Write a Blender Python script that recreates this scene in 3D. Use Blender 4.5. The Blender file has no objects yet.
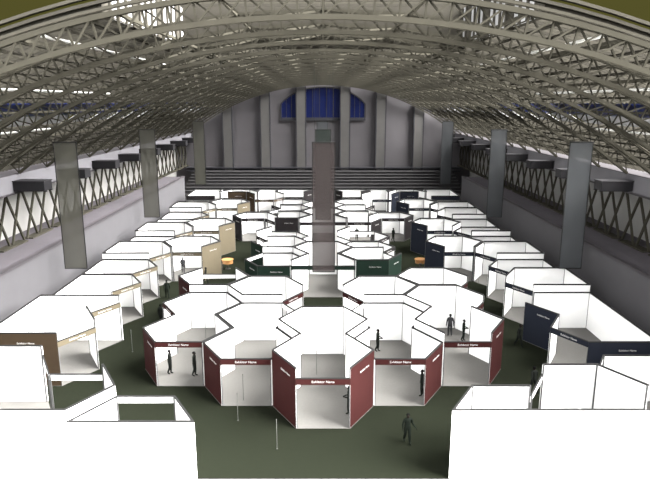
import bpy, bmesh, math, random
from mathutils import Vector, Matrix
random.seed(4)
S = bpy.context.scene
COL = S.collection
PI = math.pi
A = 3.048                      # edge of the hexagonal booth lattice (10 ft)
RJ = A * math.sqrt(3) / 2      # depth of one lattice row
Y0 = 31.114                    # depth of row 0 from the camera
T10, T12 = 3.048, 3.6576

def P(x, j, z=0.0):
    return Vector((x * A, Y0 + j * RJ, z))

# ------------------------------------------------------------------ materials
def s2l(c):
    c /= 255.0
    return c / 12.92 if c <= 0.04045 else ((c + 0.055) / 1.055) ** 2.4

def mat(name, rgb, rough=0.8, noise=0.0, scale=3.0, spec=0.2, metal=0.0, alpha=1.0):
    """rgb = linear albedo; a faint procedural mottling keeps the surface from being perfectly flat"""
    m = bpy.data.materials.new(name)
    m.use_nodes = True
    nt = m.node_tree
    b = nt.nodes['Principled BSDF']
    b.inputs['Roughness'].default_value = rough
    b.inputs['Specular IOR Level'].default_value = spec
    b.inputs['Metallic'].default_value = metal
    if noise > 0:
        tc = nt.nodes.new('ShaderNodeTexCoord')
        n = nt.nodes.new('ShaderNodeTexNoise')
        n.inputs['Scale'].default_value = scale
        n.inputs['Detail'].default_value = 4
        r = nt.nodes.new('ShaderNodeValToRGB')
        r.color_ramp.elements[0].position = 0.3
        r.color_ramp.elements[1].position = 0.7
        r.color_ramp.elements[0].color = tuple(c * (1 - noise) for c in rgb) + (1,)
        r.color_ramp.elements[1].color = tuple(min(1, c * (1 + noise)) for c in rgb) + (1,)
        nt.links.new(tc.outputs['Object'], n.inputs['Vector'])
        nt.links.new(n.outputs['Fac'], r.inputs['Fac'])
        nt.links.new(r.outputs['Color'], b.inputs['Base Color'])
    else:
        b.inputs['Base Color'].default_value = tuple(rgb) + (1,)
    if alpha < 1:
        b.inputs['Alpha'].default_value = alpha
    return m

def srgb(r, g, b, k=1.0):
    return tuple(s2l(c) / k for c in (r, g, b))

KV = 2.2      # how bright a shaded upright surface of albedo 1 renders
KH = 3.0      # the same for floors
M = {}
M['white'] = mat('white_panel', (0.70, 0.70, 0.697), 0.7, 0.01, 2, spec=0.0)
M['rail'] = mat('dark_rail', (0.012, 0.012, 0.012), 0.7, spec=0.1)
M['post'] = mat('grey_post', (0.05, 0.05, 0.05), 0.6)
M['carpet'] = mat('grey_carpet', srgb(171, 169, 165, 4.7), 0.95, 0.03, 6, spec=0.0)
M['green_carpet'] = mat('green_carpet', srgb(79, 85, 70, 10.5), 0.95, 0.05, 4, spec=0.0)
M['floor_white'] = mat('white_floor', (0.80, 0.80, 0.79), 0.7, 0.02, 1)
M['red'] = mat('dark_red_panel', srgb(68, 36, 35, 3.0), 0.85, 0.03, 3, spec=0.03)
M['green'] = mat('dark_green_panel', srgb(36, 52, 44, 2.4), 0.85, 0.03, 3, spec=0.03)
M['navy'] = mat('navy_panel', srgb(42, 46, 56, 2.4), 0.85, 0.03, 3, spec=0.03)
M['beige'] = mat('beige_panel', srgb(104, 96, 80, 2.2), 0.85, 0.03, 3, spec=0.03)
M['brown'] = mat('brown_panel', srgb(74, 62, 49, 2.4), 0.85, 0.03, 3, spec=0.03)
M['charcoal'] = mat('charcoal_panel', srgb(44, 41, 42, KV), 0.85, 0.03, 3, spec=0.03)
M['letters'] = mat('white_lettering', (0.30, 0.29, 0.285), 0.8)
M['truss'] = mat('khaki_steel', (0.034, 0.032, 0.0255), 0.9, 0.06, 1.5, spec=0.0)
M['plank'] = mat('grey_brown_boards', (0.046, 0.043, 0.0355), 0.9, 0.08, 2, spec=0.0)
M['plank_dark'] = mat('dark_boards', (0.038, 0.0355, 0.030), 0.9, 0.06, 2, spec=0.0)
M['plank_white'] = mat('white_boards', (0.55, 0.55, 0.54), 0.7, 0.02, 2)
M['lantern'] = mat('pale_grey_panels', (0.26, 0.26, 0.265), 0.7, 0.02, 2)
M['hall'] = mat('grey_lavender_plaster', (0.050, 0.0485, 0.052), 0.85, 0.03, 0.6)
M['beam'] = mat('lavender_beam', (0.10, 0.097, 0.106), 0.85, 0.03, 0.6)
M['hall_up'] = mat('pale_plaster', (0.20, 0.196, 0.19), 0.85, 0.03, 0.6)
M['far'] = mat('dark_grey_plaster', (0.068, 0.064, 0.068), 0.85, 0.03, 0.5)
M['pilaster'] = mat('pilaster_grey', (0.060, 0.058, 0.056), 0.85, 0.03, 0.8)
M['step'] = mat('step_grey', (0.032, 0.031, 0.032), 0.9, 0.04, 1, spec=0.0)
M['gallery'] = mat('gallery_floor_grey', (0.066, 0.061, 0.067), 0.9, 0.04, 1, spec=0.0)
M['coping'] = mat('dark_coping', (0.03, 0.027, 0.03), 0.7, 0.04, 2)
M['blue'] = mat('blue_glass', (0.005, 0.0085, 0.044), 0.3, 0.05, 0.8, spec=0.05)
M['frame'] = mat('dark_frame_and_shadow_line', (0.02, 0.02, 0.024), 0.6)
M['fixture'] = mat('black_metal', (0.009, 0.0085, 0.010), 0.6)
M['fixture_top'] = mat('grey_metal_lid', (0.014, 0.013, 0.015), 0.6)
M['ban_khaki'] = mat('khaki_gauze', (0.054, 0.053, 0.043), 0.8, 0.03, 1, alpha=0.88)
M['ban_grey'] = mat('slate_gauze', (0.036, 0.039, 0.042), 0.8, 0.03, 1, alpha=0.88)
M['ban_mauve'] = mat('mauve_gauze', (0.026, 0.020, 0.0195), 0.8, 0.03, 1, alpha=0.91)
M['ban_green'] = mat('green_gauze', (0.013, 0.018, 0.015), 0.8, 0.03, 1, alpha=0.90)
M['cloth_dark'] = mat('dark_clothes', (0.008, 0.009, 0.008), 0.9, 0.08, 9, spec=0.0)
M['cloth_green'] = mat('green_grey_clothes', (0.006, 0.0075, 0.006), 0.9, 0.08, 9, spec=0.0)
M['cloth_grey'] = mat('grey_clothes', (0.026, 0.026, 0.028), 0.9, 0.08, 9, spec=0.0)
M['hair'] = mat('dark_hair', (0.004, 0.004, 0.004), 0.8, spec=0.0)
M['skin'] = mat('dark_figure_skin', (0.010, 0.008, 0.007), 0.8, spec=0.0)
M['pole'] = mat('pale_grey_pole', (0.045, 0.047, 0.043), 0.5)
M['wood'] = mat('orange_wood', (0.23, 0.115, 0.042), 0.5, 0.12, 5)
M['dark_metal'] = mat('dark_stool_metal', (0.02, 0.018, 0.016), 0.5)

# ------------------------------------------------------------------ helpers
def link_mesh(name, verts, faces, mats, parent=None, fmat=None, smooth=False):
    me = bpy.data.meshes.new(name)
    me.from_pydata([tuple(v) for v in verts], [], faces)
    bm = bmesh.new(); bm.from_mesh(me)
    bmesh.ops.recalc_face_normals(bm, faces=bm.faces)
    bm.to_mesh(me); bm.free()
    for m in mats:
        me.materials.append(m)
    if fmat:
        for f, i in zip(me.polygons, fmat):
            f.material_index = i
    if smooth:
        for f in me.polygons:
            f.use_smooth = True
    me.update()
    o = bpy.data.objects.new(name, me)
    COL.objects.link(o)
    if parent is not None:
        o.parent = parent
    return o

class MB:
    """collects prisms, bars and tubes that become ONE mesh object"""
    def __init__(s): s.v = []; s.f = []; s.m = []
    def add(s, vs, fs, mi=0):
        n = len(s.v); s.v += [Vector(v) for v in vs]
        s.f += [tuple(n + i for i in f) for f in fs]
        s.m += [mi] * len(fs)
        return s
    def hexa(s, b, t, mi=0, outer=None):
        """bottom quad b, top quad t; face between corner 0 and 1 may take material 'outer'"""
        s.add(list(b) + list(t), [(0, 3, 2, 1), (4, 5, 6, 7), (1, 2, 6, 5), (2, 3, 7, 6), (3, 0, 4, 7)], mi)
        s.f.append(tuple(len(s.v) - 8 + i for i in (0, 1, 5, 4))); s.m.append(mi if outer is None else outer)
        return s
    def box(s, x0, x1, y0, y1, z0, z1, mi=0):
        b = [(x0, y0, z0), (x1, y0, z0), (x1, y1, z0), (x0, y1, z0)]
        t = [(x0, y0, z1), (x1, y0, z1), (x1, y1, z1), (x0, y1, z1)]
        return s.hexa(b, t, mi)
    def bar(s, p, q, w, h=None, up=(0, 0, 1), mi=0):
        p = Vector(p); q = Vector(q); h = w if h is None else h
        d = (q - p).normalized(); u = Vector(up)
        if abs(d.dot(u)) > 0.98: u = Vector((0, 1, 0))
        sd = d.cross(u).normalized() * w / 2
        uu = sd.cross(d).normalized() * h / 2
        b = [p - sd - uu, p + sd - uu, p + sd + uu, p - sd + uu]
        t = [q - sd - uu, q + sd - uu, q + sd + uu, q - sd + uu]
        return s.hexa(b, t, mi)
    def tube(s, pts, radii, n=10, mi=0):
        rings = []
        for k, p in enumerate(pts):
            p = Vector(p)
            d = (Vector(pts[min(k + 1, len(pts) - 1)]) - Vector(pts[max(k - 1, 0)])).normalized()
            u = Vector((1, 0, 0)) if abs(d.x) < 0.9 else Vector((0, 1, 0))
            a = d.cross(u).normalized(); b = d.cross(a)
            rings.append([p + (a * math.cos(2 * PI * i / n) + b * math.sin(2 * PI * i / n)) * radii[k] for i in range(n)])
        vs = [v for r in rings for v in r]; fs = []
        for k in range(len(pts) - 1):
            for i in range(n):
                fs.append((k * n + i, k * n + (i + 1) % n, (k + 1) * n + (i + 1) % n, (k + 1) * n + i))
        fs.append(tuple(range(n))); fs.append(tuple(range(len(vs) - n, len(vs))))
        return s.add(vs, fs, mi)
    def build(s, name, mats, parent=None, smooth=False):
        if not isinstance(mats, (list, tuple)): mats = [mats]
        return link_mesh(name, s.v, s.f, mats, parent, s.m, smooth)

def tag(o, label, cat, group=None):
    o['label'] = label; o['category'] = cat
    if group: o['group'] = group
    return o

def thing(name, label, cat, loc=(0, 0, 0), group=None):
    o = bpy.data.objects.new(name, None); COL.objects.link(o)
    o.empty_display_size = 0.3
    o.location = loc
    return tag(o, label, cat, group)

def struct(o):
    o['kind'] = 'structure'
    return o

def copy_tree(o, parent=None):
    c = o.copy(); COL.objects.link(c)
    if parent is not None: c.parent = parent
    for ch in list(o.children): copy_tree(ch, c)
    return c

# ------------------------------------------------------------------ lettering
_text = {}
def text_mesh(txt):
    if txt not in _text:
        cu = bpy.data.curves.new('lettering', 'FONT')
        cu.body = txt; cu.size = 1.0; cu.align_x = 'CENTER'; cu.align_y = 'CENTER'; cu.extrude = 0.02
        ob = bpy.data.objects.new('lettering', cu); COL.objects.link(ob)
        dg = bpy.context.evaluated_depsgraph_get()
        me = bpy.data.meshes.new_from_object(ob.evaluated_get(dg))
        bpy.data.objects.remove(ob); bpy.data.curves.remove(cu)
        me.name = 'lettering'; me.materials.clear(); me.materials.append(M['letters'])
        xs = [v.co.x for v in me.vertices]
        _text[txt] = (me, max(xs) - min(xs))
    return _text[txt]

def lettering(parent, txt, centre, along, out, width, ):
    """along = reading direction, out = direction the letters face (world, parents have no rotation)"""
    me, w = text_mesh(txt)
    o = bpy.data.objects.new('lettering', me); COL.objects.link(o)
    k = width / w
    along = Vector(along).normalized(); out = Vector(out).normalized(); up = out.cross(along).normalized()
    mtx = Matrix((along, up, out)).transposed().to_4x4()
    mtx.translation = Vector(centre)
    o.parent = parent
    o.matrix_local = mtx @ Matrix.Diagonal((k, k, 0.25, 1))
    return o

# ------------------------------------------------------------------ booths
FASCIA_H = 0.40
def inset(poly, d):
    n = len(poly); out = []
    for i in range(n):
        p0, p1, p2 = poly[i - 1], poly[i], poly[(i + 1) % n]
        e0 = (p1 - p0).normalized(); e1 = (p2 - p1).normalized()
        n0 = Vector((-e0.y, e0.x, 0)); n1 = Vector((-e1.y, e1.x, 0))
        b = n0 + n1
        if b.length < 1e-4: out.append(p1 + n0 * d); continue
        b.normalize()
        out.append(p1 + b * (d / max(0.3, b.dot(n0))))
    return out

def booth(label, verts, edges, H=T12, colour='red', carpet=True, group=None, cat='booth', loc=None, texts=True, panel_h=None, gap=0.035, panel_colour=None):
    pts = [P(x, j) for x, j in verts]
    n = len(pts)
    area = sum(pts[i].x * pts[(i + 1) % n].y - pts[(i + 1) % n].x * pts[i].y for i in range(n))
    if area < 0:
        pts = pts[::-1]
        edges = [edges[(n - 2 - i) % n] for i in range(n)]
    cen = sum(pts, Vector()) / n
    ymean = cen.y
    rail = 0.080 + 0.075 * min(1, max(0, (ymean - 35) / 50))
    root = thing('exhibition_booth', label, cat, (cen.x, cen.y, 0.011), group)
    loc_pts = [p - cen for p in pts]
    o1 = inset(loc_pts, gap); i1 = inset(loc_pts, gap + 0.06)
    ro = inset(loc_pts, max(0.002, gap - 0.005)); ri = inset(loc_pts, gap + rail * 1.1)
    cm = M[colour]; pm = M[panel_colour or colour]
    Z = lambda v, z: Vector((v.x, v.y, z))
    tops = [0.0] * n
    for i in range(n):
        k = (i + 1) % n
        e = edges[i]
        if e == '-': continue
        h = H
        if e[0] in 'wp' and len(e) > 1: h = float(e[1:]) * 0.3048
        if e[0] == 'p' and panel_h and len(e) == 1: h = panel_h
        b4 = [o1[i], o1[k], i1[k], i1[i]]
        r4 = [ro[i], ro[k], ri[k], ri[i]]
        along = (o1[k] - o1[i]).normalized(); out = Vector((along.y, -along.x, 0))
        mid = (o1[i] + o1[k]) / 2
        if e[0] in 'wp':
            nm = 'wall_panel' if e[0] == 'w' else 'colour_panel'
            mb = MB().hexa([Z(v, 0.0) for v in b4], [Z(v, h - rail) for v in b4], 0, 1 if e[0] == 'p' else None)
            wp = mb.build(nm, [M['white'], pm], root)
            if e[0] == 'p': wp['label'] = '%s outer panel' % (panel_colour or colour)
            MB().hexa([Z(v, h - rail) for v in r4], [Z(v, h) for v in r4]).build('top_rail', M['rail'], wp)
            tops[i] = max(tops[i], h); tops[k] = max(tops[k], h)
            if e[0] == 'p' and texts:
                c = mid + out * 0.008 + along * 0.25
                c.z = h * 0.80
                lettering(wp, 'Exhibitor Name', c, along, out, 1.1)
        else:
            zt = T10
            fm = M['white'] if e == 's' else cm
            mb = MB().hexa([Z(v, zt - FASCIA_H) for v in b4], [Z(v, zt - rail * 0.6) for v in b4], 0, 1)
            fa = mb.build('fascia', [M['white'], fm], root)
            MB().hexa([Z(v, zt - rail * 0.6) for v in r4], [Z(v, zt) for v in r4]).build('top_rail', M['rail'] if e != 's' else M['rail'], fa)
            tops[i] = max(tops[i], zt); tops[k] = max(tops[k], zt)
            if e == 'f' and texts:
                c = mid + out * 0.008; c.z = zt - FASCIA_H / 2 - 0.02
                lettering(fa, 'Exhibitor Name', c, along, out, 1.25)
    pw = 0.070 + 0.05 * min(1, max(0, (ymean - 35) / 50))
    pv = inset(loc_pts, 0.085)
    for i in range(n):
        if tops[i] > 0:
            v = pv[i]
            MB().box(v.x - pw / 2, v.x + pw / 2, v.y - pw / 2, v.y + pw / 2, 0.02, tops[i] - 0.02).build('corner_post', M['post'], root)
    if carpet:
        c2 = inset(loc_pts, 0.02)
        vs = [Z(v, 0.012) for v in c2] + [Z(v, 0.028) for v in c2]
        fs = [tuple(range(n)), tuple(range(n, 2 * n))] + [(i, (i + 1) % n, n + (i + 1) % n, n + i) for i in range(n)]
        link_mesh('booth_carpet', vs, fs, [M['carpet']], root)
    return root

def mir(v): return [(-x, j) for x, j in v]

G1 = 'booths with dark red fronts in the first cluster'
G2 = 'booths with dark green fronts in the second cluster'
G3 = 'booths with charcoal fronts in the third cluster'
G4 = 'booths in the last row below the steps'
GL = 'booths along the left wall'; GR = 'booths along the right wall'
GF = 'booths at the front edge of the floor'
# first cluster ---------------------------------------------------------------
booth('tall white booth with dark red panels, foremost of the red cluster at the centre',
      [(-.5, 0), (.5, 0), (1, 1), (.5, 2), (1, 3), (.5, 4), (-.5, 4), (-1, 3), (-.5, 2), (-1, 1)],
      ['f', 'p', 'w', 'w', 'w', 'w', 'w', 'w', 'w', 'p'], T12, 'red', group=G1)
v = [(-2, 1), (-1, 1), (-.5, 2), (-1, 3), (-.5, 4), (-1, 5), (-2, 5), (-2.5, 4), (-2, 3), (-2.5, 2)]
e = ['f', 'w', 'w', 'w', 'f', 'w', 'w', 'w', 'w', 'p']
booth('low white booth with dark red fascia, directly left of the foremost red booth', v, e, T10, 'red', group=G1)
booth('low white booth with dark red fascia, directly right of the foremost red booth', mir(v), e, T10, 'red', group=G1)
v = [(-3.5, 2), (-2.5, 2), (-2, 3), (-2.5, 4), (-2, 5), (-2.5, 6), (-3.5, 6), (-4, 5), (-3.5, 4), (-4, 3)]
e = ['f', 'w', 'w', 'w', 'w', 'w', 'w', 'f', 'w', 'p']
booth('red fronted booth at the left end of the front row with two dark figures', v, e, T10, 'red', group=G1)
booth('red fronted booth at the right end of the front row, grey person standing inside', mir(v), e, T12, 'red', group=G1)
v = [(-2, 5), (-1, 5), (-.5, 6), (-1, 7), (-2, 7), (-2.5, 6)]
e = ['w', 'f', 'w', 'w', 'w', 'w']
booth('white booth left of centre behind the red front row, fascia slanting to the middle', v, e, T12, 'red', group=G1)
booth('white booth right of centre behind the red front row, fascia slanting to the middle', mir(v), e, T12, 'red', group=G1)
v = [(-3.5, 6), (-2.5, 6), (-2, 7), (-2.5, 8), (-3.5, 8), (-4, 7)]
booth('white booth at the back left of the red cluster with open rear',
      v, ['w', 'w', 'w', 's', 'w', 'p'], T12, 'red', group=G1)
booth('white booth at the back right of the red cluster with closed white rear wall',
      mir(v), ['w', 'w', 'w', 'w', 'w', 'f'], T12, 'red', group=G1)
# second cluster ----------------------------------------------------------------
v = [(-2, 9), (-1, 9), (-.5, 10), (-1, 11), (-2, 11), (-2.5, 10)]
booth('booth with broad dark green front panel left of the tall mauve banner', v, ['p', 'w', 'w', 'w', 'f', 'p'], T10, 'green', group=G2)
booth('booth with broad dark green front and paler green side panel right of the mauve banner', mir(v), ['p', 'w', 'w', 'w', 'f', 'p'], T12, 'green', group=G2)
booth('long central booth under the nearest dark header beam, behind the mauve banner',
      [(-1, 9), (1, 9), (.5, 10), (1, 11), (.5, 12), (-.5, 12), (-1, 11), (-.5, 10)],
      ['f', 'w', 'w', 'w', 'w', 'w', 'w', 'w'], T12, 'green', group=G2, texts=False)
v = [(-2, 11), (-1, 11), (-.5, 12), (-1, 13), (-2, 13), (-2.5, 12)]
booth('white booth with dark green left panel, directly behind the left green fronted booth', v, ['w', 'w', 'w', 'w', 'f', 'p'], T12, 'green', group=G2)
booth('low white booth directly behind the right green fronted booth', mir(v), ['w', 'w', 'w', 'w', 'w', 'f'], T10, 'charcoal', group=G2)
v = [(-2, 13), (-1, 13), (-.5, 14), (-1, 15), (-2, 15), (-2.5, 14)]
booth('white booth in front of the square charcoal panel, left of the centre line', v, ['w', 'w', 'w', 'w', 'w12', 'f'], T10, 'charcoal', group=G2)
booth('white booth right of the centre line, in front of the person between white walls', mir(v), ['w', 'w', 'w12', 's', 'w', 'f'], T10, 'charcoal', group=G2)
# third cluster -------------------------------------------------------------------
v = [(-2, 17), (-1, 17), (-.5, 18), (-1, 19), (-2, 19), (-2.5, 18)]
booth('booth with square charcoal front panel carrying white lettering, left of the mauve banner', v, ['p', 'w', 'w', 'w', '-', 'f'], T12, 'charcoal', group=G3)
booth('open booth with charcoal header and taupe side panel, one person standing inside', mir(v), ['f', 'w', 'w', 'w', '-', 'p10'], T12, 'charcoal', group=G3)
booth('long central booth under the second dark header beam, deep behind the mauve banner',
      [(-1, 17), (1, 17), (.5, 18), (1, 19), (.5, 20), (-.5, 20), (-1, 19), (-.5, 18)],
      ['f', 'w', 'w', 'w', 'w', 'w', 'w', 'w'], T12, 'charcoal', group=G3, texts=False)
v = [(-3.5, 18), (-2.5, 18), (-2, 19), (-2.5, 20), (-3.5, 20), (-4, 19)]
booth('booth with black header and tall black left panel beside the tan panels', v, ['f', '-', 'w', 'w', 'w', 'p'], T10, 'charcoal', group=G3)
booth('booth with black header between two taupe side panels beside the navy panels', mir(v), ['f', '-', 'w', 'w', 'w', 'p'], T10, 'charcoal', group=G3)
for a, nm in ((20, 'first'), (22, 'second')):
    v = [(-2, a - 1), (-1, a - 1), (-.5, a), (-1, a + 1), (-2, a + 1), (-2.5, a)]
    e = ['w', 'w', 'w', 'w', 'f', '-'] if a == 20 else ['-', 'w', 'w', 'w', '-', 'f']
    booth('small white booth left of centre, %s behind the square charcoal panel' % nm, v, e, T12, 'charcoal', group=G3)
    booth('small white booth right of centre, %s one behind the charcoal header and taupe panel' % nm, mir(v), e, T12, 'charcoal', group=G3)
# last row ---------------------------------------------------------------------
v = [(-2, 25), (-1, 25), (-.5, 26), (-.5, 27), (-2.5, 27), (-2.5, 26)]
booth('farthest booth left of the centre banners, dark header and small beige end panel', v, ['f', 'p13', 'w', 'w', 'w', '-'], T12, 'charcoal', group=G4)
booth('farthest booth right of the centre banners, dark header and black end panels', mir(v), ['f', 'p13', 'w', 'w', 'w', 'p13'], T12, 'charcoal', group=G4)
v = [(-3.5, 24), (-2.5, 24), (-2, 25), (-2.5, 26), (-2.5, 27), (-3.5, 27), (-3.5, 26), (-4, 25)]
booth('far white booth with slanting brown panel and beige fascia, left of centre', v, ['f', 'f', 'w', 'w', 'w', 'w', '-', 'p13'], T12, 'brown', group=G4)
booth('far white booth with slanting grey blue panel, right of centre', mir(v), ['f', '-', 'w', 'w', 'w', 'w', '-', 'p13'], T12, 'navy', group=G4)
v = [(-5, 25), (-4, 25), (-3.5, 26), (-4, 27), (-5, 27), (-5.5, 26)]
booth('far booth with broad brown front panel below the left end of the steps', v, ['p13', '-', 'w', 'w', 'w', '-'], T12, 'brown', group=G4)
booth('far booth with broad navy front panel below the right end of the steps', mir(v), ['p13', '-', 'w', 'w', 'w', '-'], T12, 'navy', group=G4)

# side blocks -------------------------------------------------------------------
def side(sgn, j0, label, front, back, h, col, grp, extra=None, flare=None):
    v = [(-7, j0), (-5.5, j0), (-5, j0 + 1), (-5.5, j0 + 2), (-7, j0 + 2)]
    e = [front, 'f', flare or 'w', back, 'w']
    if sgn > 0: v = mir(v)
    return booth(label, v, e, h, col, group=grp)
# left wall
booth('big white booth on the left wall with solid brown front panel and two beige fascias',
      [(-7, 2), (-5.5, 2), (-5, 3), (-5.5, 4), (-5, 5), (-7, 5)], ['p', 'f', 'w', 'f', 'w', 'w'], T12, 'beige', group=GL, panel_colour='brown')
booth('left wall booth directly behind the one with the brown front panel',
      [(-7, 5), (-5, 5), (-5.5, 6), (-5, 7), (-5.5, 8), (-7, 8)], ['-', '-', 'f', 'w', 'w', 'w'], T10, 'beige', group=GL)
ordn = ['third', 'fourth', 'fifth', 'sixth', 'seventh', 'eighth', 'ninth', 'tenth', 'eleventh', 'twelfth']
LH = [(8, 'w', 'w', T10), (10, 'w', 'w', T12), (12, '-', 'w', T10), (14, 'w', 'w', T12), (16, '-', 'w', T10), (18, '-', 'w', T10), (20, 'w', 'w', T12)]
for k, (j0, fr, bk, h) in enumerate(LH):
    side(-1, j0, '%s white booth along the left wall counted from the brown front panel' % ordn[k], fr, bk, h, 'beige', GL)
booth('dark topped white booth, second from the far end of the left wall row',
      [(-7, 22), (-5.5, 22), (-5, 23), (-5.5, 24), (-7, 24)], ['-', 'f', 'w', 'w', 'w'], T10, 'beige', group=GL)
booth('last booth of the left wall row, dark band over its front, below the steps',
      [(-7, 24), (-5.5, 24), (-5, 25), (-5.5, 26), (-5.5, 27), (-7, 27)], ['p', 'f', '-', 'w', 'w', 'w'], T12, 'charcoal', group=GL, texts=False)
# right wall
booth('big white booth on the right wall with navy front band and tall navy side panel',
      [(7, 2), (5.5, 2), (5, 3), (5.5, 4), (5, 5), (5.5, 6), (7, 6)], ['p', 'f', 'w', 'p', '-', 'w', 'w'], T10, 'navy', group=GR)
RH = [(6, 'w', 'w', T12), (8, '-', 'w', T10), (10, 'w', 'w', T12), (12, '-', 'w', T10), (14, 'w12', 'w', T10), (16, '-', 'w', T10), (18, 'w', 'w', T12), (20, 'w', 'w', T12)]
for k, (j0, fr, bk, h) in enumerate(RH):
    side(1, j0, '%s white booth along the right wall counted from the navy front band' % (['second'] + ordn)[k], fr, bk, h, 'navy', GR)
booth('second booth from the far end of the right wall row',
      [(7, 22), (5.5, 22), (5, 23), (5.5, 24), (7, 24)], ['-', 'f', 'w', 'w', 'w'], T10, 'navy', group=GR)
booth('last booth of the right wall row with wide navy band over its front',
      [(7, 24), (5.5, 24), (5, 25), (5.5, 26), (5.5, 27), (7, 27)], ['p', 'f', '-', 'w', 'w', 'w'], T12, 'navy', group=GR, texts=False)
# islands standing out into the side aisles
GT = 'booths with tan panels in the left aisle'; GN = 'booths with navy panels in the right aisle'
isl = ['nearest', 'middle', 'farthest']
for k, a in enumerate((12, 16, 22)):
    v = [(-5, a - 1), (-4, a - 1), (-3.5, a), (-4, a + 1), (-5, a + 1), (-5.5, a)]
    e = ['f', 'p', 'w', 'w', 'w', 'w']
    booth('white booth with slanting tan panel on the left aisle, %s of three' % isl[k], v, e, T12, 'beige', group=GT)
    booth('white booth with slanting navy panel on the right aisle, %s of three' % isl[k], mir(v), e, T12, 'navy', group=GN)
# front edge ---------------------------------------------------------------------
q = -1.75
booth('low white half booth at the bottom left corner with green floor showing inside',
      [(-4, q), (-2, q), (-2.5, q + 1), (-3.5, q + 1)], ['w', 'w', 's', 'w'], T10, 'red', carpet=False, group=GF, gap=0.003)
booth('tall white booth in the bottom left corner, left of the low half booth',
      [(-5, q), (-4, q), (-3.5, q + 1), (-4, q + 2), (-5, q + 2), (-5.5, q + 1)], ['w', 'w', 'w', 's', '-', '-'], T12, 'red', carpet=False, group=GF, gap=0.003)
booth('white booth at the left picture edge in front of the brown front panel',
      [(-7, q + 1), (-5.5, q + 1), (-5, q + 2), (-5.5, q + 3), (-7, q + 3)], ['-', '-', 's', 'w', 'w'], T12, 'red', group=GF, gap=0.003)
booth('outermost white booth at the bottom left, front wall leaving the picture',
      [(-7, q), (-5, q), (-5.5, q + 1), (-7, q + 1)], ['w', '-', '-', 'w'], T12, 'red', group=GF, gap=0.003)
booth('white half booth at the bottom right corner, nearest the walking person',
      [(2, q), (4, q), (3.5, q + 1), (2.5, q + 1)], ['w', '-', 'w', 'w'], T12, 'navy', carpet=False, group=GF, gap=0.003)
booth('tall white booth in the bottom right corner behind the long front wall',
      [(5, q), (4, q), (3.5, q + 1), (4, q + 2), (5, q + 2), (5.5, q + 1)], ['w', '-', 's', 'w', 'w', '-'], T12, 'navy', carpet=False, group=GF, gap=0.003)
booth('white booth at the right picture edge in front of the navy band',
      [(7, q + 1), (5.5, q + 1), (5, q + 2), (5.5, q + 3), (7, q + 3)], ['-', '-', 's', 'w', 'w'], T10, 'navy', group=GF, gap=0.003)
booth('outermost white booth at the bottom right, front wall leaving the picture',
      [(7, q), (5, q), (5.5, q + 1), (7, q + 1)], ['w', '-', '-', 'w'], T12, 'navy', group=GF, gap=0.003)

# ------------------------------------------------------------------ hall
XL, XO = 23.4, 29.3            # low wall and outer wall
YN, YF = 26.0, 123.0           # near end of the building, far wall
ZG = 5.5                       # gallery floor
ye = Y0 + q * RJ
f = MB()
f.box(-34, 34, 14, ye, -0.3, 0.0, 0)
f.box(-34, 34, ye, YF + 1, -0.3, 0.0, 1)
struct(f.build('floor', [M['floor_white'], M['gallery']]))
struct(MB().box(-34, 34, ye - 0.07, ye - 0.005, 0.0, 0.012).build('trim_11', M['rail']))
g = MB(); g.box(-XL + 0.02, XL - 0.02, ye, 104.6, 0.001, 0.010)
tag(g.build('aisle_carpet', M['green_carpet']), 'dark green carpet covering the aisles between all the booths', 'carpet')
for s, nm in ((-1, 'left'), (1, 'right')):
    x0, x1 = sorted((s * XL, s * (XL + 0.3)))
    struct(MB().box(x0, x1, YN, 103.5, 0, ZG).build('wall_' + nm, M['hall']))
    x0, x1 = sorted((s * (XL - 0.08), s * (XL + 0.38)))
    struct(MB().box(x0, x1, YN, 103.5, ZG, ZG + 0.18).build('trim_1', M['coping']))
    x0, x1 = sorted((s * (XL + 0.3), s * XO))
    struct(MB().box(x0, x1, YN, 103.5, ZG - 0.4, ZG).build('floor', M['gallery']))
    x0, x1 = sorted((s * (XL + 0.3), s * XO))
    struct(MB().box(x0, x1, 103.5, 103.8, 0, ZG).build('wall_gallery_end', M['far']))
    x0, x1 = sorted((s * XO, s * (XO + 0.4)))
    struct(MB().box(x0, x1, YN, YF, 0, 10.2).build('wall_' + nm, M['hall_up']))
    x0, x1 = sorted((s * 25.95, s * (XO + 0.4)))
    struct(MB().box(x0, x1, YN, YF, 10.25, 11.84).build('trim_2', M['beam']))
    struct(MB().box(x0, x1, YN, YF, 11.84, 11.90).build('trim_10', M['coping']))  # dark strip added so the sunlit beam top does not show bright
    x0, x1 = sorted((s * 25.85, s * 25.95))
    struct(MB().box(x0, x1, YN, YF, 10.25, 10.4).build('trim_3', M['coping']))

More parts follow.
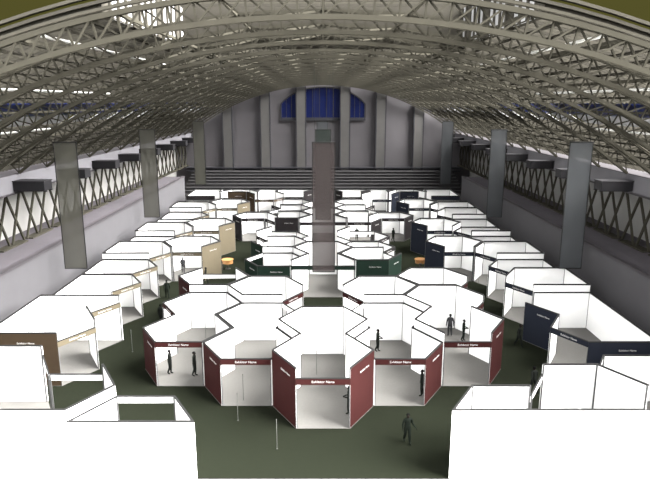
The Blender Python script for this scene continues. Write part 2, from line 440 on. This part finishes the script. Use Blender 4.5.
# far wall with pilasters, blue window and steps
RC = -20.0                     # centre of the vault's arc
def zarc(x, R): return RC + math.sqrt(max(0.0, R * R - x * x))
vs = []; n = 40
for i in range(n + 1):
    x = -XO + 2 * XO * i / n
    vs.append((x, YF, zarc(x, 43.0) if abs(x) < XO else 10))
vs = [(-XO, YF, 0)] + vs + [(XO, YF, 0)]
m_ = len(vs)
vs2 = vs + [(x, YF + 0.5, z) for x, y, z in vs]
fs = [tuple(range(m_)), tuple(range(m_, 2 * m_))] + [(i, (i + 1) % m_, m_ + (i + 1) % m_, m_ + i) for i in range(m_)]
struct(link_mesh('wall_far', vs2, fs, [M['far']]))
for cx in (-18.7, -11.3, -4.3, 4.3, 11.3, 18.7):
    struct(MB().box(cx - 0.85, cx + 0.85, YF - 0.7, YF, 4.4, zarc(abs(cx) + 0.9, 42.6)).build('trim_4', M['pilaster']))
    for s in (-1, 1):
        struct(MB().box(cx + s * 0.92 - 0.09, cx + s * 0.92 + 0.09, YF - 0.72, YF, 4.4, zarc(abs(cx) + 1, 42.4)).build('trim_5', M['frame']))  # dark strips standing in for the shadow lines beside the pilaster
struct(MB().box(-XO + 2, XO - 2, YF - 0.9, YF, 5.0, 5.2).build('trim_6', M['frame']))
struct(MB().box(-XO + 2, XO - 2, YF - 0.8, YF, 4.4, 4.6).build('trim_7', M['frame']))
# the arched window, in three bays between pilasters
def arch_z(x):                 # elliptical head
    return 14.75 + 5.9 * math.sqrt(max(0, 1 - (x / 9.2) ** 2))
for k, (xa, xb) in enumerate(((-8.2, -5.15), (-3.4, 3.4), (5.15, 8.2))):
    pts = [(xa, 14.75), (xb, 14.75)] + [(xb + (xa - xb) * i / 12, arch_z(xb + (xa - xb) * i / 12)) for i in range(13)]
    n = len(pts)
    vs = [(x, YF - 0.10, z) for x, z in pts] + [(x, YF - 0.02, z) for x, z in pts]
    fs = [tuple(range(n)), tuple(range(n, 2 * n))] + [(i, (i + 1) % n, n + (i + 1) % n, n + i) for i in range(n)]
    w = struct(link_mesh('window_%d' % (k + 1), vs, fs, [M['blue']]))
    fr = MB()
    for i in range(n):
        a, b = pts[i], pts[(i + 1) % n]
        fr.bar((a[0], YF - 0.14, a[1]), (b[0], YF - 0.14, b[1]), 0.22, 0.22, up=(0, 1, 0))
    x = xa
    nm = 4 if k == 1 else 2
    for i in range(1, nm + 1):
        x = xa + (xb - xa) * i / (nm + 1)
        fr.bar((x, YF - 0.13, 14.75), (x, YF - 0.13, arch_z(x)), 0.10, 0.08, up=(0, 1, 0))
    fr.box(xa - 0.1, xb + 0.1, YF - 0.35, YF - 0.05, 14.3, 14.7)
    fr.build('window_frame', M['frame'], w)
st = thing('staircase', 'wide dark grey steps rising to the far wall behind the last booths', 'steps', (0, 104.8, 0))
NS = 11
for i in range(NS):
    y0 = i * 1.5; z1 = 0.42 * (i + 1)
    so = MB().box(-25.5 - 0 * i, 25.5, y0, y0 + 1.5 if i < NS - 1 else 18.0, 0, z1 - 0.06).build('step', M['step'], st)
    MB().box(-25.5, 25.5, y0 - 0.06, y0 + 0.12, z1 - 0.06, z1).build('step_edge', M['rail'], so)
# ------------------------------------------------------------------ roof
R_B, R_T, R_S = 41.05, 41.98, 42.32
TY = [25.5 + 5.35 * i for i in range(19)]
def arc(th, R): return (R * math.sin(th), RC + R * math.cos(th))
THM = math.asin(25.8 / R_B)
NP = 56
def ring(R, y, w, h, tm=THM, n=NP):
    """a curved box beam following the arc"""
    vs = []; fs = []
    for i in range(n + 1):
        th = -tm + 2 * tm * i / n
        for rr, dy in ((R - h / 2, -w / 2), (R - h / 2, w / 2), (R + h / 2, w / 2), (R + h / 2, -w / 2)):
            x, z = arc(th, rr); vs.append((x, y + dy, z))
    for i in range(n):
        for a in range(4):
            b = (a + 1) % 4
            fs.append((4 * i + a, 4 * i + b, 4 * i + 4 + b, 4 * i + 4 + a))
    fs += [(0, 1, 2, 3), tuple(4 * n + a for a in (0, 1, 2, 3))]
    return vs, fs
BAY = 5.35
def make_truss(last=False):
    root = thing('roof_truss', 'x', 'roof truss', (0, 0, 0), 'arched roof trusses spanning the hall')
    for R, h in ((R_B, 0.20), (R_T, 0.20)):
        vs, fs = ring(R, 0, 0.30, h, n=NP)
        link_mesh('chord', vs, fs, [M['truss']], root)
    wb = MB()
    for i in range(NP):
        a = -THM + 2 * THM * i / NP; b = -THM + 2 * THM * (i + 1) / NP
        for dy, (ra, rb) in ((-0.08, (R_B, R_T)), (0.08, (R_T, R_B))):
            p = arc(a, ra); q_ = arc(b, rb)
            wb.bar((p[0], dy, p[1]), (q_[0], dy, q_[1]), 0.075, 0.08, up=(0, 1, 0))
        p = arc(a, R_B); q_ = arc(a, R_T)
        wb.bar((p[0], 0, p[1]), (q_[0], 0, q_[1]), 0.08, 0.09, up=(0, 1, 0))
    wb.build('web', M['truss'], root)
    if not last:
        br = MB()
        NB = 14
        for i in range(NB + 1):
            a = -THM + 2 * THM * i / NB
            p = arc(a, R_T)
            MB().bar((p[0], 0.16, p[1]), (p[0], BAY - 0.16, p[1]), 0.12, 0.14).build('purlin', M['truss'], root)
            if i < NB:
                b = -THM + 2 * THM * (i + 1) / NB
                q_ = arc(b, R_B); q2 = arc(b, R_T); p2 = arc(a, R_B)
                br.bar((p2[0], 0.16, p2[1]), (q2[0], BAY - 0.16, q2[1]), 0.09, 0.09)
                br.bar((q_[0], 0.16, q_[1]), (p[0], BAY - 0.16, p[1]), 0.09, 0.09)
        br.build('bracing', M['truss'], root)
    for s in (-1, 1):
        lx = s * 27.2
        for d0, d1 in ((-2.55, -0.25), (2.55, 0.25), (-0.2, 2.4), (0.2, -2.4)):
            MB().bar((lx, d0, 10.25), (lx, d1, ZG + 0.1), 0.17, 0.18).build('leg', M['truss'], root)
        MB().box(lx - 0.45, lx + 0.45, -2.2, 2.2, ZG, ZG + 0.12).build('foot', M['truss'], root)
    return root
tr = make_truss()
words = ['first', 'second', 'third', 'fourth', 'fifth', 'sixth', 'seventh', 'eighth', 'ninth', 'tenth', 'eleventh', 'twelfth', 'thirteenth',
         'fourteenth', 'fifteenth', 'sixteenth', 'seventeenth', 'eighteenth', 'nineteenth']
for i, y in enumerate(TY):
    o = tr if i == 0 else (copy_tree(tr) if i < len(TY) - 1 else make_truss(True))
    o.location = (0, y, 0)
    o['label'] = 'arched khaki lattice roof truss over the hall, %s from the camera' % words[i]
    if i == len(TY) - 1: o['label'] = 'arched khaki lattice roof truss closest to the far wall'
# longitudinal bracing between trusses: slender diagonals in the plane of the bottom chords
# roof boarding: long boards with open joints; pale and glazed strips between
YS0, YS1 = 26.5, YF
def strip(mb, th0, th1, R, t, y0=YS0, y1=YS1, mi=0):
    b = []; tt = []
    for rr, L in ((R, b), (R + t, tt)):
        x0, z0 = arc(th0, rr); x1, z1 = arc(th1, rr)
        L += [(x0, y0, z0), (x1, y0, z1), (x1, y1, z1), (x0, y1, z0)]
    mb.hexa(b, tt, mi)
LANT = 9.0                     # half width of the ridge lantern
dth = 0.62 / R_S
th_l = math.asin(LANT / R_S)
tmax = math.asin(30.0 / R_S)
# thin upright arched ribs, close together, open to the sky between
t19, t22 = math.asin(19.3 / R_S), math.asin(22.3 / R_S)
ribs = MB()
y = YS0; k = 0
while y < YS1 - 0.2:
    for (ta, tb) in ((-tmax, -t22), (-t19, -th_l), (-th_l, th_l), (th_l, t19), (t22, tmax)):
        n = 7
        if ta == -th_l and y < YS0 + 15: continue
        vs = []; fs = []
        for i in range(n + 1):
            th = ta + (tb - ta) * i / n
            for rr, dy in ((R_S, -0.04), (R_S, 0.04), (R_S + 0.34, 0.04), (R_S + 0.34, -0.04)):
                x, z = arc(th, rr); vs.append((x, y + dy, z))
        for i in range(n):
            for c in range(4):
                d = (c + 1) % 4
                fs.append((4 * i + c, 4 * i + d, 4 * i + 4 + d, 4 * i + 4 + c))
        fs += [(0, 1, 2, 3), tuple(4 * n + c for c in (0, 1, 2, 3))]
        ribs.add(vs, fs, 1 if k % 3 == 1 else 0)
    y += 0.66; k += 1
struct(ribs.build('ceiling', [M['plank'], M['plank_dark'], M['plank_white']]))
# long boards under the ribs, some painted white
roof = MB()
for s in (-1, 1):
    th = th_l; k = 0
    while th < tmax:
        x = R_S * math.sin(th)
        if not 19.2 < x < 22.4:
            a, b = s * th, s * (th + dth * (0.30 if k % 6 else 0.45))
            wht = k % 6 == 3 and x > 11
            strip(roof, min(a, b), max(a, b), R_S - 0.09, 0.07, YS0, 52.0 if wht else YS1, mi=2 if wht else 1 if k % 2 else 0)
        th += dth * 1.6; k += 1
struct(roof.build('ceiling', [M['plank'], M['plank_dark'], M['plank_white']]))
# near edge ribs
struct(roof.build('ceiling', [M['plank'], M['plank_dark'], M['plank_white']]))
for k, R in enumerate((42.42, 42.68, 42.94)):
    vs, fs = ring(R, 26.4 - 0.05 * k, 0.3, 0.12, tmax, 40)
    struct(link_mesh('trim_8', vs, fs, [M['plank'] if k != 1 else M['plank_dark']]))
# side glazing bands
for s in (-1, 1):
    bl = MB(); wh = MB()
    t0, t1, t2 = (math.asin(v / R_S) for v in (19.4, 21.0, 22.2))
    for i in range(17):
        y = YS0 + 0.6 + i * 5.35
        strip(bl, min(s * t0, s * t1), max(s * t0, s * t1), R_S + 0.05, 0.06, y, y + 4.9)
        strip(wh, min(s * t1, s * t2), max(s * t1, s * t2), R_S + 0.05, 0.06, y, y + 4.4)
    w = struct(bl.build('window_4', M['blue']))
    struct(wh.build('trim_9', M['lantern']))
# ridge lantern: upright sides with pale panels and dark mullions, boarded top
zl = zarc(LANT, R_S)
for s in (-1, 1):
    mb = MB()
    y = YS0
    i = 0
    while y < YS0 + 15:
        x0, x1 = sorted((s * LANT, s * (LANT + 0.12)))
        mi = 0 if i % 4 else 2
        mb.box(x0, x1, y, y + 0.85, zl - 0.1, zl + 2.3, mi)
        x0, x1 = sorted((s * (LANT - 0.08), s * (LANT + 0.16)))
        mb.box(x0, x1, y + 0.85, y + 1.1, zl - 0.1, zl + 2.3, 2)
        y += 1.1; i += 1
    w = struct(mb.build('window_5', [M['lantern'], M['blue'], M['plank_dark']]))
lt = MB()
y = YS0; k = 0
while y < YS0 + 15:
    lt.box(-LANT - 0.2, LANT + 0.2, y, y + 0.08, zl + 2.3, zl + 2.62, 1 if k % 3 else 0)
    y += 0.9; k += 1
lt.box(-LANT - 0.2, LANT + 0.2, YS0 + 15.3, YS0 + 15.5, zl - 0.2, zl + 2.7, 1)
struct(lt.build('ceiling', [M['plank'], M['plank_dark']]))

# ------------------------------------------------------------------ box fixtures on the side beams
def make_fixture():
    root = thing('beam_fixture', 'x', 'fixture', (0, 0, 0), 'dark box fixtures along the side beams')
    b = MB().box(-1.3, 1.3, -0.75, 0.75, -0.40, 0.34)
    b.build('housing', M['fixture'], root)
    MB().box(-1.34, 1.34, -0.79, 0.79, 0.34, 0.42).build('lid', M['fixture_top'], root)
    for y in (-0.5, 0.5):
        MB().box(-1.4 , 1.4, y - 0.06, y + 0.06, -0.48, -0.40).build('bracket', M['fixture'], root)
    return root
fx = None
for s, nm in ((-1, 'left'), (1, 'right')):
    for i in range(8):
        if fx is None: fx = o = make_fixture()
        else: o = copy_tree(fx)
        o.location = (s * 24.6, 51.9 + 9.05 * i, 10.95)
        o['label'] = 'dark box fixture on the %s side beam, %s from the camera' % (nm, words[i])

# ------------------------------------------------------------------ hanging banners
def banner(x, y, z0, z1, w, m, label, ztop):
    root = thing('hanging_banner', label, 'banner', (x, y, z0), 'tall translucent banners hung from the roof')
    h = z1 - z0
    nx, nz = 8, 24
    vs = [(-w / 2 + w * i / nx, 0.008 * math.sin(5 * i / nx * 2 + k * 0.35), 0.03 + (h - 0.06) * k / nz) for k in range(nz + 1) for i in range(nx + 1)]
    fs = [(k * (nx + 1) + i, k * (nx + 1) + i + 1, (k + 1) * (nx + 1) + i + 1, (k + 1) * (nx + 1) + i) for k in range(nz) for i in range(nx)]
    link_mesh('cloth', vs, fs, [m], root, smooth=True)
    MB().tube([(-w / 2 - 0.03, 0, h), (w / 2 + 0.03, 0, h)], [0.045, 0.045], 8).build('top_bar', M['rail'], root)
    MB().tube([(-w / 2 - 0.03, 0, 0), (w / 2 + 0.03, 0, 0)], [0.04, 0.04], 8).build('bottom_bar', M['rail'], root)
    for s in (-1, 1):
        MB().box(s * w / 2 - 0.035, s * w / 2 + 0.035, -0.02, 0.02, 0, h).build('side_hem', M['rail'], root)
        MB().tube([(s * w * 0.4, 0, h), (s * w * 0.4, 0, ztop - z0)], [0.012, 0.012], 6).build('cable', M['rail'], root)
BY = [51.6, 76.0, 107.5]
nw = ['nearest', 'middle', 'farthest']
for i, y in enumerate(BY):
    for s, nm, m in ((-1, 'left', 'ban_khaki'), (1, 'right', 'ban_grey')):
        col = 'olive grey' if s < 0 else 'slate grey'
        banner(s * 21.45, y, 3.72, 14.55, 1.9, M[m], '%s translucent banner above the %s wall booths, %s of three' % (col, nm, nw[i]), zarc(21.45, R_B))
banner(0.05, BY[0], 3.4, 14.55, 1.9, M['ban_mauve'], 'tall mauve translucent banner hanging over the centre of the hall', 21.0)
banner(0.0, BY[1], 3.4, 14.55, 1.9, M['ban_green'], 'dark green banner top showing behind the mauve centre banner', 21.0)
banner(-0.1, BY[2], 3.4, 14.55, 1.9, M['ban_grey'], 'farthest centre banner, small grey top under the blue window', 21.0)

# ------------------------------------------------------------------ people
def unproject(px, py, z=0.0):
    F, CX, CY, PT, H = 614.8, 323.05, 245.0, 0.2283, 17.79
    u = (px - CX) / F; w = -(py - CY) / F
    d = Vector((u, math.cos(PT) + w * math.sin(PT), -math.sin(PT) + w * math.cos(PT)))
    t = (z - H) / d.z
    return Vector((d.x * t, d.y * t, z))

def skin_mesh(name, chains, level=1):
    """chains: list of [(pos, radius), ...]; first point of later chains may equal an earlier point -> joined"""
    vs, rs, es, idx = [], [], [], {}
    for ch in chains:
        prev = None
        for p, r in ch:
            k = tuple(round(c, 4) for c in p)
            if k not in idx:
                idx[k] = len(vs); vs.append(p); rs.append(r)
            i = idx[k]
            if prev is not None and prev != i: es.append((prev, i))
            prev = i
    me = bpy.data.meshes.new(name); me.from_pydata(vs, es, [])
    ob = bpy.data.objects.new(name, me); COL.objects.link(ob)
    sk = ob.modifiers.new('Skin', 'SKIN'); sk.use_smooth_shade = True
    for i, v in enumerate(me.skin_vertices[0].data):
        v.radius = (rs[i] if not isinstance(rs[i], tuple) else rs[i][0], rs[i] if not isinstance(rs[i], tuple) else rs[i][1])
        v.use_root = (i == 0)
    su = ob.modifiers.new('Sub', 'SUBSURF'); su.levels = level; su.render_levels = level
    dg = bpy.context.evaluated_depsgraph_get()
    out = bpy.data.meshes.new_from_object(ob.evaluated_get(dg))
    bpy.data.objects.remove(ob); bpy.data.meshes.remove(me)
    out.name = name
    return out

def person_meshes(pose):
    """figure facing -Y, 1.72 m, feet at z = 0"""
    st, arm, lean = pose['stride'], pose['arm'], pose.get('lean', 0.0)
    pel = (0, 0, 0.95)
    ch = [[(pel, (0.175, 0.125)), ((0, -0.01 * lean, 1.12), (0.165, 0.12)), ((0, -0.03 * lean, 1.30), (0.195, 0.13)),
           ((0, -0.04 * lean, 1.42), (0.13, 0.09)), ((0, -0.05 * lean, 1.49), (0.058, 0.058)), ((0, -0.02 - 0.06 * lean, 1.56), (0.075, 0.085)),
           ((0, -0.02 - 0.06 * lean, 1.63), (0.08, 0.10)), ((0, -0.01 - 0.06 * lean, 1.695), (0.055, 0.065))]]
    body_chest = (0, -0.03 * lean, 1.30); top = (0, -0.04 * lean, 1.42)
    for s in (-1, 1):
        f = s * st
        hip = (0.09 * s, 0, 0.90)
        knee = (0.10 * s, -0.02 - f * 0.45, 0.50 + abs(st) * 0.02)
        ank = (0.10 * s, 0.02 - f + (0.10 if f < 0 else 0), 0.09 + (0.06 if f < 0 else 0))
        toe = (0.115 * s, ank[1] - 0.17, 0.035 + (0.02 if f < 0 else 0))
        ch.append([(pel, (0.175, 0.125)), (hip, 0.115), (knee, 0.080), (ank, 0.056), (toe, 0.044)])
        sh = (0.185 * s, top[1], 1.40)
        if arm == 'down':
            el = (0.25 * s, 0.03 + f * 0.35, 1.12); wr = (0.27 * s, -0.02 + f * 0.75, 0.88)
        elif arm == 'front':
            el = (0.24 * s, -0.02, 1.12); wr = (0.12 * s, -0.22, 1.08)
        else:
            el = (0.26 * s, 0.03 + f * 0.3, 1.13)
            wr = (0.40, -0.10, 0.93) if s > 0 else (-0.26, -0.04, 0.88)
        ch.append([(top, (0.13, 0.09)), (sh, 0.074), (el, 0.058), (wr, 0.038)])
        d = (Vector(wr) - Vector(el)).normalized()
        palm = Vector(wr) + d * 0.07
        side_ = d.cross(Vector((1, 0, 0))).normalized()
        ch.append([(wr, 0.030), (tuple(palm), (0.034, 0.018))])
        for k, L in enumerate((0.070, 0.082, 0.076, 0.058)):
            base = palm + side_ * (0.027 * (1.5 - k) / 1.5)
            ch.append([(tuple(palm), (0.034, 0.018)), (tuple(base + d * 0.03), 0.009), (tuple(base + d * (0.03 + L * 0.5) + Vector((-s * 0.006, 0, 0))), 0.0085),
                       (tuple(base + d * (0.03 + L) + Vector((-s * 0.02, 0, 0))), 0.0075)])
        tb = Vector(wr) + d * 0.03
        ch.append([(wr, 0.030), (tuple(tb + side_ * 0.04), 0.010), (tuple(tb + side_ * 0.055 + d * 0.05), 0.0085)])
    # nose
    hd = (0, -0.02 - 0.06 * lean, 1.63)
    ch.append([(hd, (0.08, 0.10)), ((0, hd[1] - 0.115, 1.605), 0.014)])
    body = skin_mesh('body', ch)
    hy = hd[1]
    return body, hy

def hair_obj(hy, parent):
    bm = bmesh.new()
    bmesh.ops.create_uvsphere(bm, u_segments=16, v_segments=10, radius=1.0)
    for v in list(bm.verts):
        v.co = Vector((v.co.x * 0.098, v.co.y * 0.118 + 0.018, v.co.z * 0.105))
    dele = [v for v in bm.verts if v.co.z < -0.035 or (v.co.y < -0.045 and v.co.z < 0.05)]
    bmesh.ops.delete(bm, geom=dele, context='VERTS')
    bmesh.ops.solidify(bm, geom=bm.faces[:], thickness=0.012)
    bmesh.ops.translate(bm, verts=bm.verts, vec=(0, hy, 1.645))
    me = bpy.data.meshes.new('hair'); bm.to_mesh(me); bm.free()
    me.materials.append(M['hair'])
    o = bpy.data.objects.new('hair', me); COL.objects.link(o); o.parent = parent
    return o

_pc = {}
def person(px, py, label, pose='stand', facing=0.0, cloth='cloth_dark', h=1.72, z=0.03):
    poses = {'stand': dict(stride=0.03, arm='down'), 'walk': dict(stride=0.22, arm='down', lean=1.0),
             'front': dict(stride=0.04, arm='front'), 'reach': dict(stride=0.14, arm='reach', lean=0.6)}
    if (pose, cloth) not in _pc:
        b, hy = person_meshes(poses[pose])
        # head and hands stay in the same dark tone as the silhouettes in the picture, clothes by height
        b.materials.append(M[cloth]); b.materials.append(M['skin'])
        for fpoly in b.polygons:
            c = fpoly.center
            fpoly.material_index = 1 if c.z > 1.50 else 0
            fpoly.use_smooth = True
        _pc[(pose, cloth)] = (b, hy)
    b, hy = _pc[(pose, cloth)]
    loc = unproject(px, py)
    root = thing('person', label, 'person', (loc.x, loc.y, z), 'visitors walking and standing among the booths')
    root.rotation_euler = (0, 0, facing)
    k = h / 1.72
    root.scale = (k, k, k)
    o = bpy.data.objects.new('body', b); COL.objects.link(o); o.parent = root
    hair_obj(hy, root)
    return root
D = math.radians
person(407, 443.3, 'person in dark green grey clothes walking on the green carpet in the open foreground', 'reach', D(10), 'cloth_green', 1.74, 0.012)
person(170.5, 374.5, 'thin dark figure in the opening of the left end red booth, left of two', 'stand', D(88))
person(195, 376.5, 'thin dark figure in the opening of the left end red booth, right of two', 'stand', D(88))
person(449.5, 336.5, 'person in grey seen from behind standing inside the right end red booth', 'stand', D(180), 'cloth_grey', 1.8)
person(463, 341.5, 'slim dark person inside the right end red booth, right of the grey one', 'front', D(80))
person(377.5, 352, 'dark person inside the booth right of the foremost red booth, at its left wall', 'front', D(75))
person(349.0, 414, 'dark person at the right wall inside the foremost red booth', 'front', D(260))
person(421.5, 396, 'slim dark person beside the red fascia post of the booth right of the foremost one', 'stand', D(265))
person(518.5, 346.5, 'dark person walking in the right aisle beside the navy side panel', 'walk', D(30), 'cloth_dark', 1.75, 0.012)
person(533, 393, 'dark person in the right aisle half hidden behind the bottom right booths', 'walk', D(200), 'cloth_dark', 1.75, 0.012)
person(167.5, 298.5, 'dark green grey person walking in the left aisle past the beige fascias', 'walk', D(200), 'cloth_green', 1.75, 0.012)
person(161.5, 324.5, 'dark person in the left aisle just behind the left end red booth', 'stand', D(150), 'cloth_dark', 1.75, 0.012)
person(183.3, 273.5, 'person in grey standing inside the nearest booth with a slanting tan panel', 'front', D(10), 'cloth_grey', 1.75)
person(356.7, 240.5, 'person standing inside the open booth with charcoal header, between white walls', 'stand', D(0), 'cloth_dark', 1.72)
person(393, 241.5, 'dark green grey person at the front of the booth between the taupe panels', 'front', D(40), 'cloth_green', 1.75)
person(205.8, 284.0, 'small dark person on the green carpet below the nearest tan panel', 'walk', D(90), 'cloth_dark', 1.7, 0.012)

# thin pale posts standing in for flat figures seen edge-on
posts = [(206, 341, 'thin grey post as edge-on figure at the back of the left end red booth', 0.03),
         (316.5, 375, 'thin grey post as edge-on figure in the middle of the foremost red booth', 0.03),
         (243.5, 400.5, 'thin grey post as edge-on figure inside the booth left of the foremost red booth', 0.03),
         (238, 420.5, 'pale post as edge-on figure on the carpet before the booth left of the foremost one', 0.011),
         (277, 449, 'pale post as edge-on figure on carpet below left corner of the foremost red booth', 0.011),
         (132.5, 352, 'thin pale post as edge-on figure on the green carpet of the left aisle', 0.011),
         (478.5, 283, 'thin grey post as edge-on figure between the right wall booths and the red cluster', 0.03)]
for px, py, lb, z in posts:
    l = unproject(px, py)
    r = thing('edge_on_figure', lb, 'post', (l.x, l.y, z), 'thin upright posts for edge-on figures')
    MB().tube([(0, 0, 0), (0, 0, 0.02)], [0.05, 0.045], 12).build('base', M['pole'], r)
    MB().tube([(0, 0, 0.02), (0, 0, 1.66)], [0.018, 0.018], 10).build('pole', M['pole'], r)
    MB().tube([(0, 0, 1.66), (0, 0, 1.70), (0, 0, 1.72)], [0.026, 0.026, 0.01], 10).build('finial', M['pole'], r)

# round wooden tables with a dark stool
for x, j, nm, sd in ((-3.42, 12.85, 'left', 'beside the nearest tan panel'), (3.5, 12.9, 'right', 'beside the nearest navy panel')):
    l = P(x, j)
    t = thing('round_table', 'round orange wood table in the %s aisle %s' % (nm, sd), 'table', (l.x, l.y, 0.012), 'round wood tables')
    MB().tube([(0, 0, 1.02), (0, 0, 1.03), (0, 0, 1.07), (0, 0, 1.08)], [0.62, 0.65, 0.65, 0.63], 32).build('tabletop', M['wood'], t)
    MB().tube([(0, 0, 0.62), (0, 0, 1.02)], [0.56, 0.58], 32).build('apron', M['wood'], t)
    MB().tube([(0, 0, 0.04), (0, 0, 0.10), (0, 0, 0.62)], [0.09, 0.05, 0.05], 14).build('pedestal', M['dark_metal'], t)
    MB().tube([(0, 0, 0.0), (0, 0, 0.02), (0, 0, 0.05)], [0.32, 0.32, 0.12], 24).build('base', M['dark_metal'], t)
    sx = l.x + (-0.55 if x < 0 else -0.15); sy = l.y - 0.85
    s_ = thing('bar_stool', 'dark bar stool at the round wood table in the %s aisle' % nm, 'stool', (sx, sy, 0.012), 'dark bar stools')
    MB().tube([(0, 0, 0.70), (0, 0, 0.72), (0, 0, 0.77), (0, 0, 0.78)], [0.17, 0.19, 0.19, 0.16], 20).build('seat', M['dark_metal'], s_)
    for k in range(4):
        a = PI / 4 + k * PI / 2
        MB().tube([(0.11 * math.cos(a), 0.11 * math.sin(a), 0.70), (0.19 * math.cos(a), 0.19 * math.sin(a), 0.0)], [0.02, 0.018], 8).build('leg', M['dark_metal'], s_)

# ------------------------------------------------------------------ light
w = bpy.data.worlds.new('sky'); S.world = w
w.use_nodes = True
bg = w.node_tree.nodes['Background']
bg.inputs['Color'].default_value = (0.088, 0.082, 0.022, 1)
bg.inputs['Strength'].default_value = 1.0

def sun(name, frm, strength, angle, col=(1, 1, 1)):
    l = bpy.data.lights.new(name, 'SUN')
    l.energy = strength; l.angle = math.radians(angle); l.color = col
    o = bpy.data.objects.new(name, l); COL.objects.link(o)
    o.rotation_euler = (-Vector(frm)).to_track_quat('-Z', 'Y').to_euler()
    o.location = Vector(frm) * 60 + Vector((0, 60, 0))
    return o
sun('sky_light', (0.0, -0.3, 1.0), 5.5, 150, (1.0, 0.99, 1.0))
sun('left_fill', (-1.0, -0.3, 0.9), 6.0, 90)  # added fill sun, lifts the surfaces that face left
sun('front_fill', (-0.3, -1.0, 0.45), 2.6, 80)  # added fill sun from behind the camera for front-facing walls
sun('sun_light', (1.0, -0.12, 0.8), 84.0, 60, (1.0, 0.985, 0.96))

# ------------------------------------------------------------------ camera
cd = bpy.data.cameras.new('camera')
cam = bpy.data.objects.new('camera', cd); COL.objects.link(cam)
cam.location = (0, 0, 17.79)
cam.rotation_euler = (PI / 2 - 0.2283, 0, 0)
cd.sensor_width = 36.0
cd.lens = 614.8 / 650 * 36.0
cd.shift_x = 1.95 / 650
cd.clip_end = 600
S.camera = cam
S.view_settings.view_transform = 'Standard'
S.view_settings.look = 'None'
S.view_settings.gamma = 1.0
S.view_settings.exposure = 0.0
S.view_settings.use_curve_mapping = False
S.cycles.use_denoising = True
S.cycles.use_adaptive_sampling = False
S.cycles.max_bounces = 6
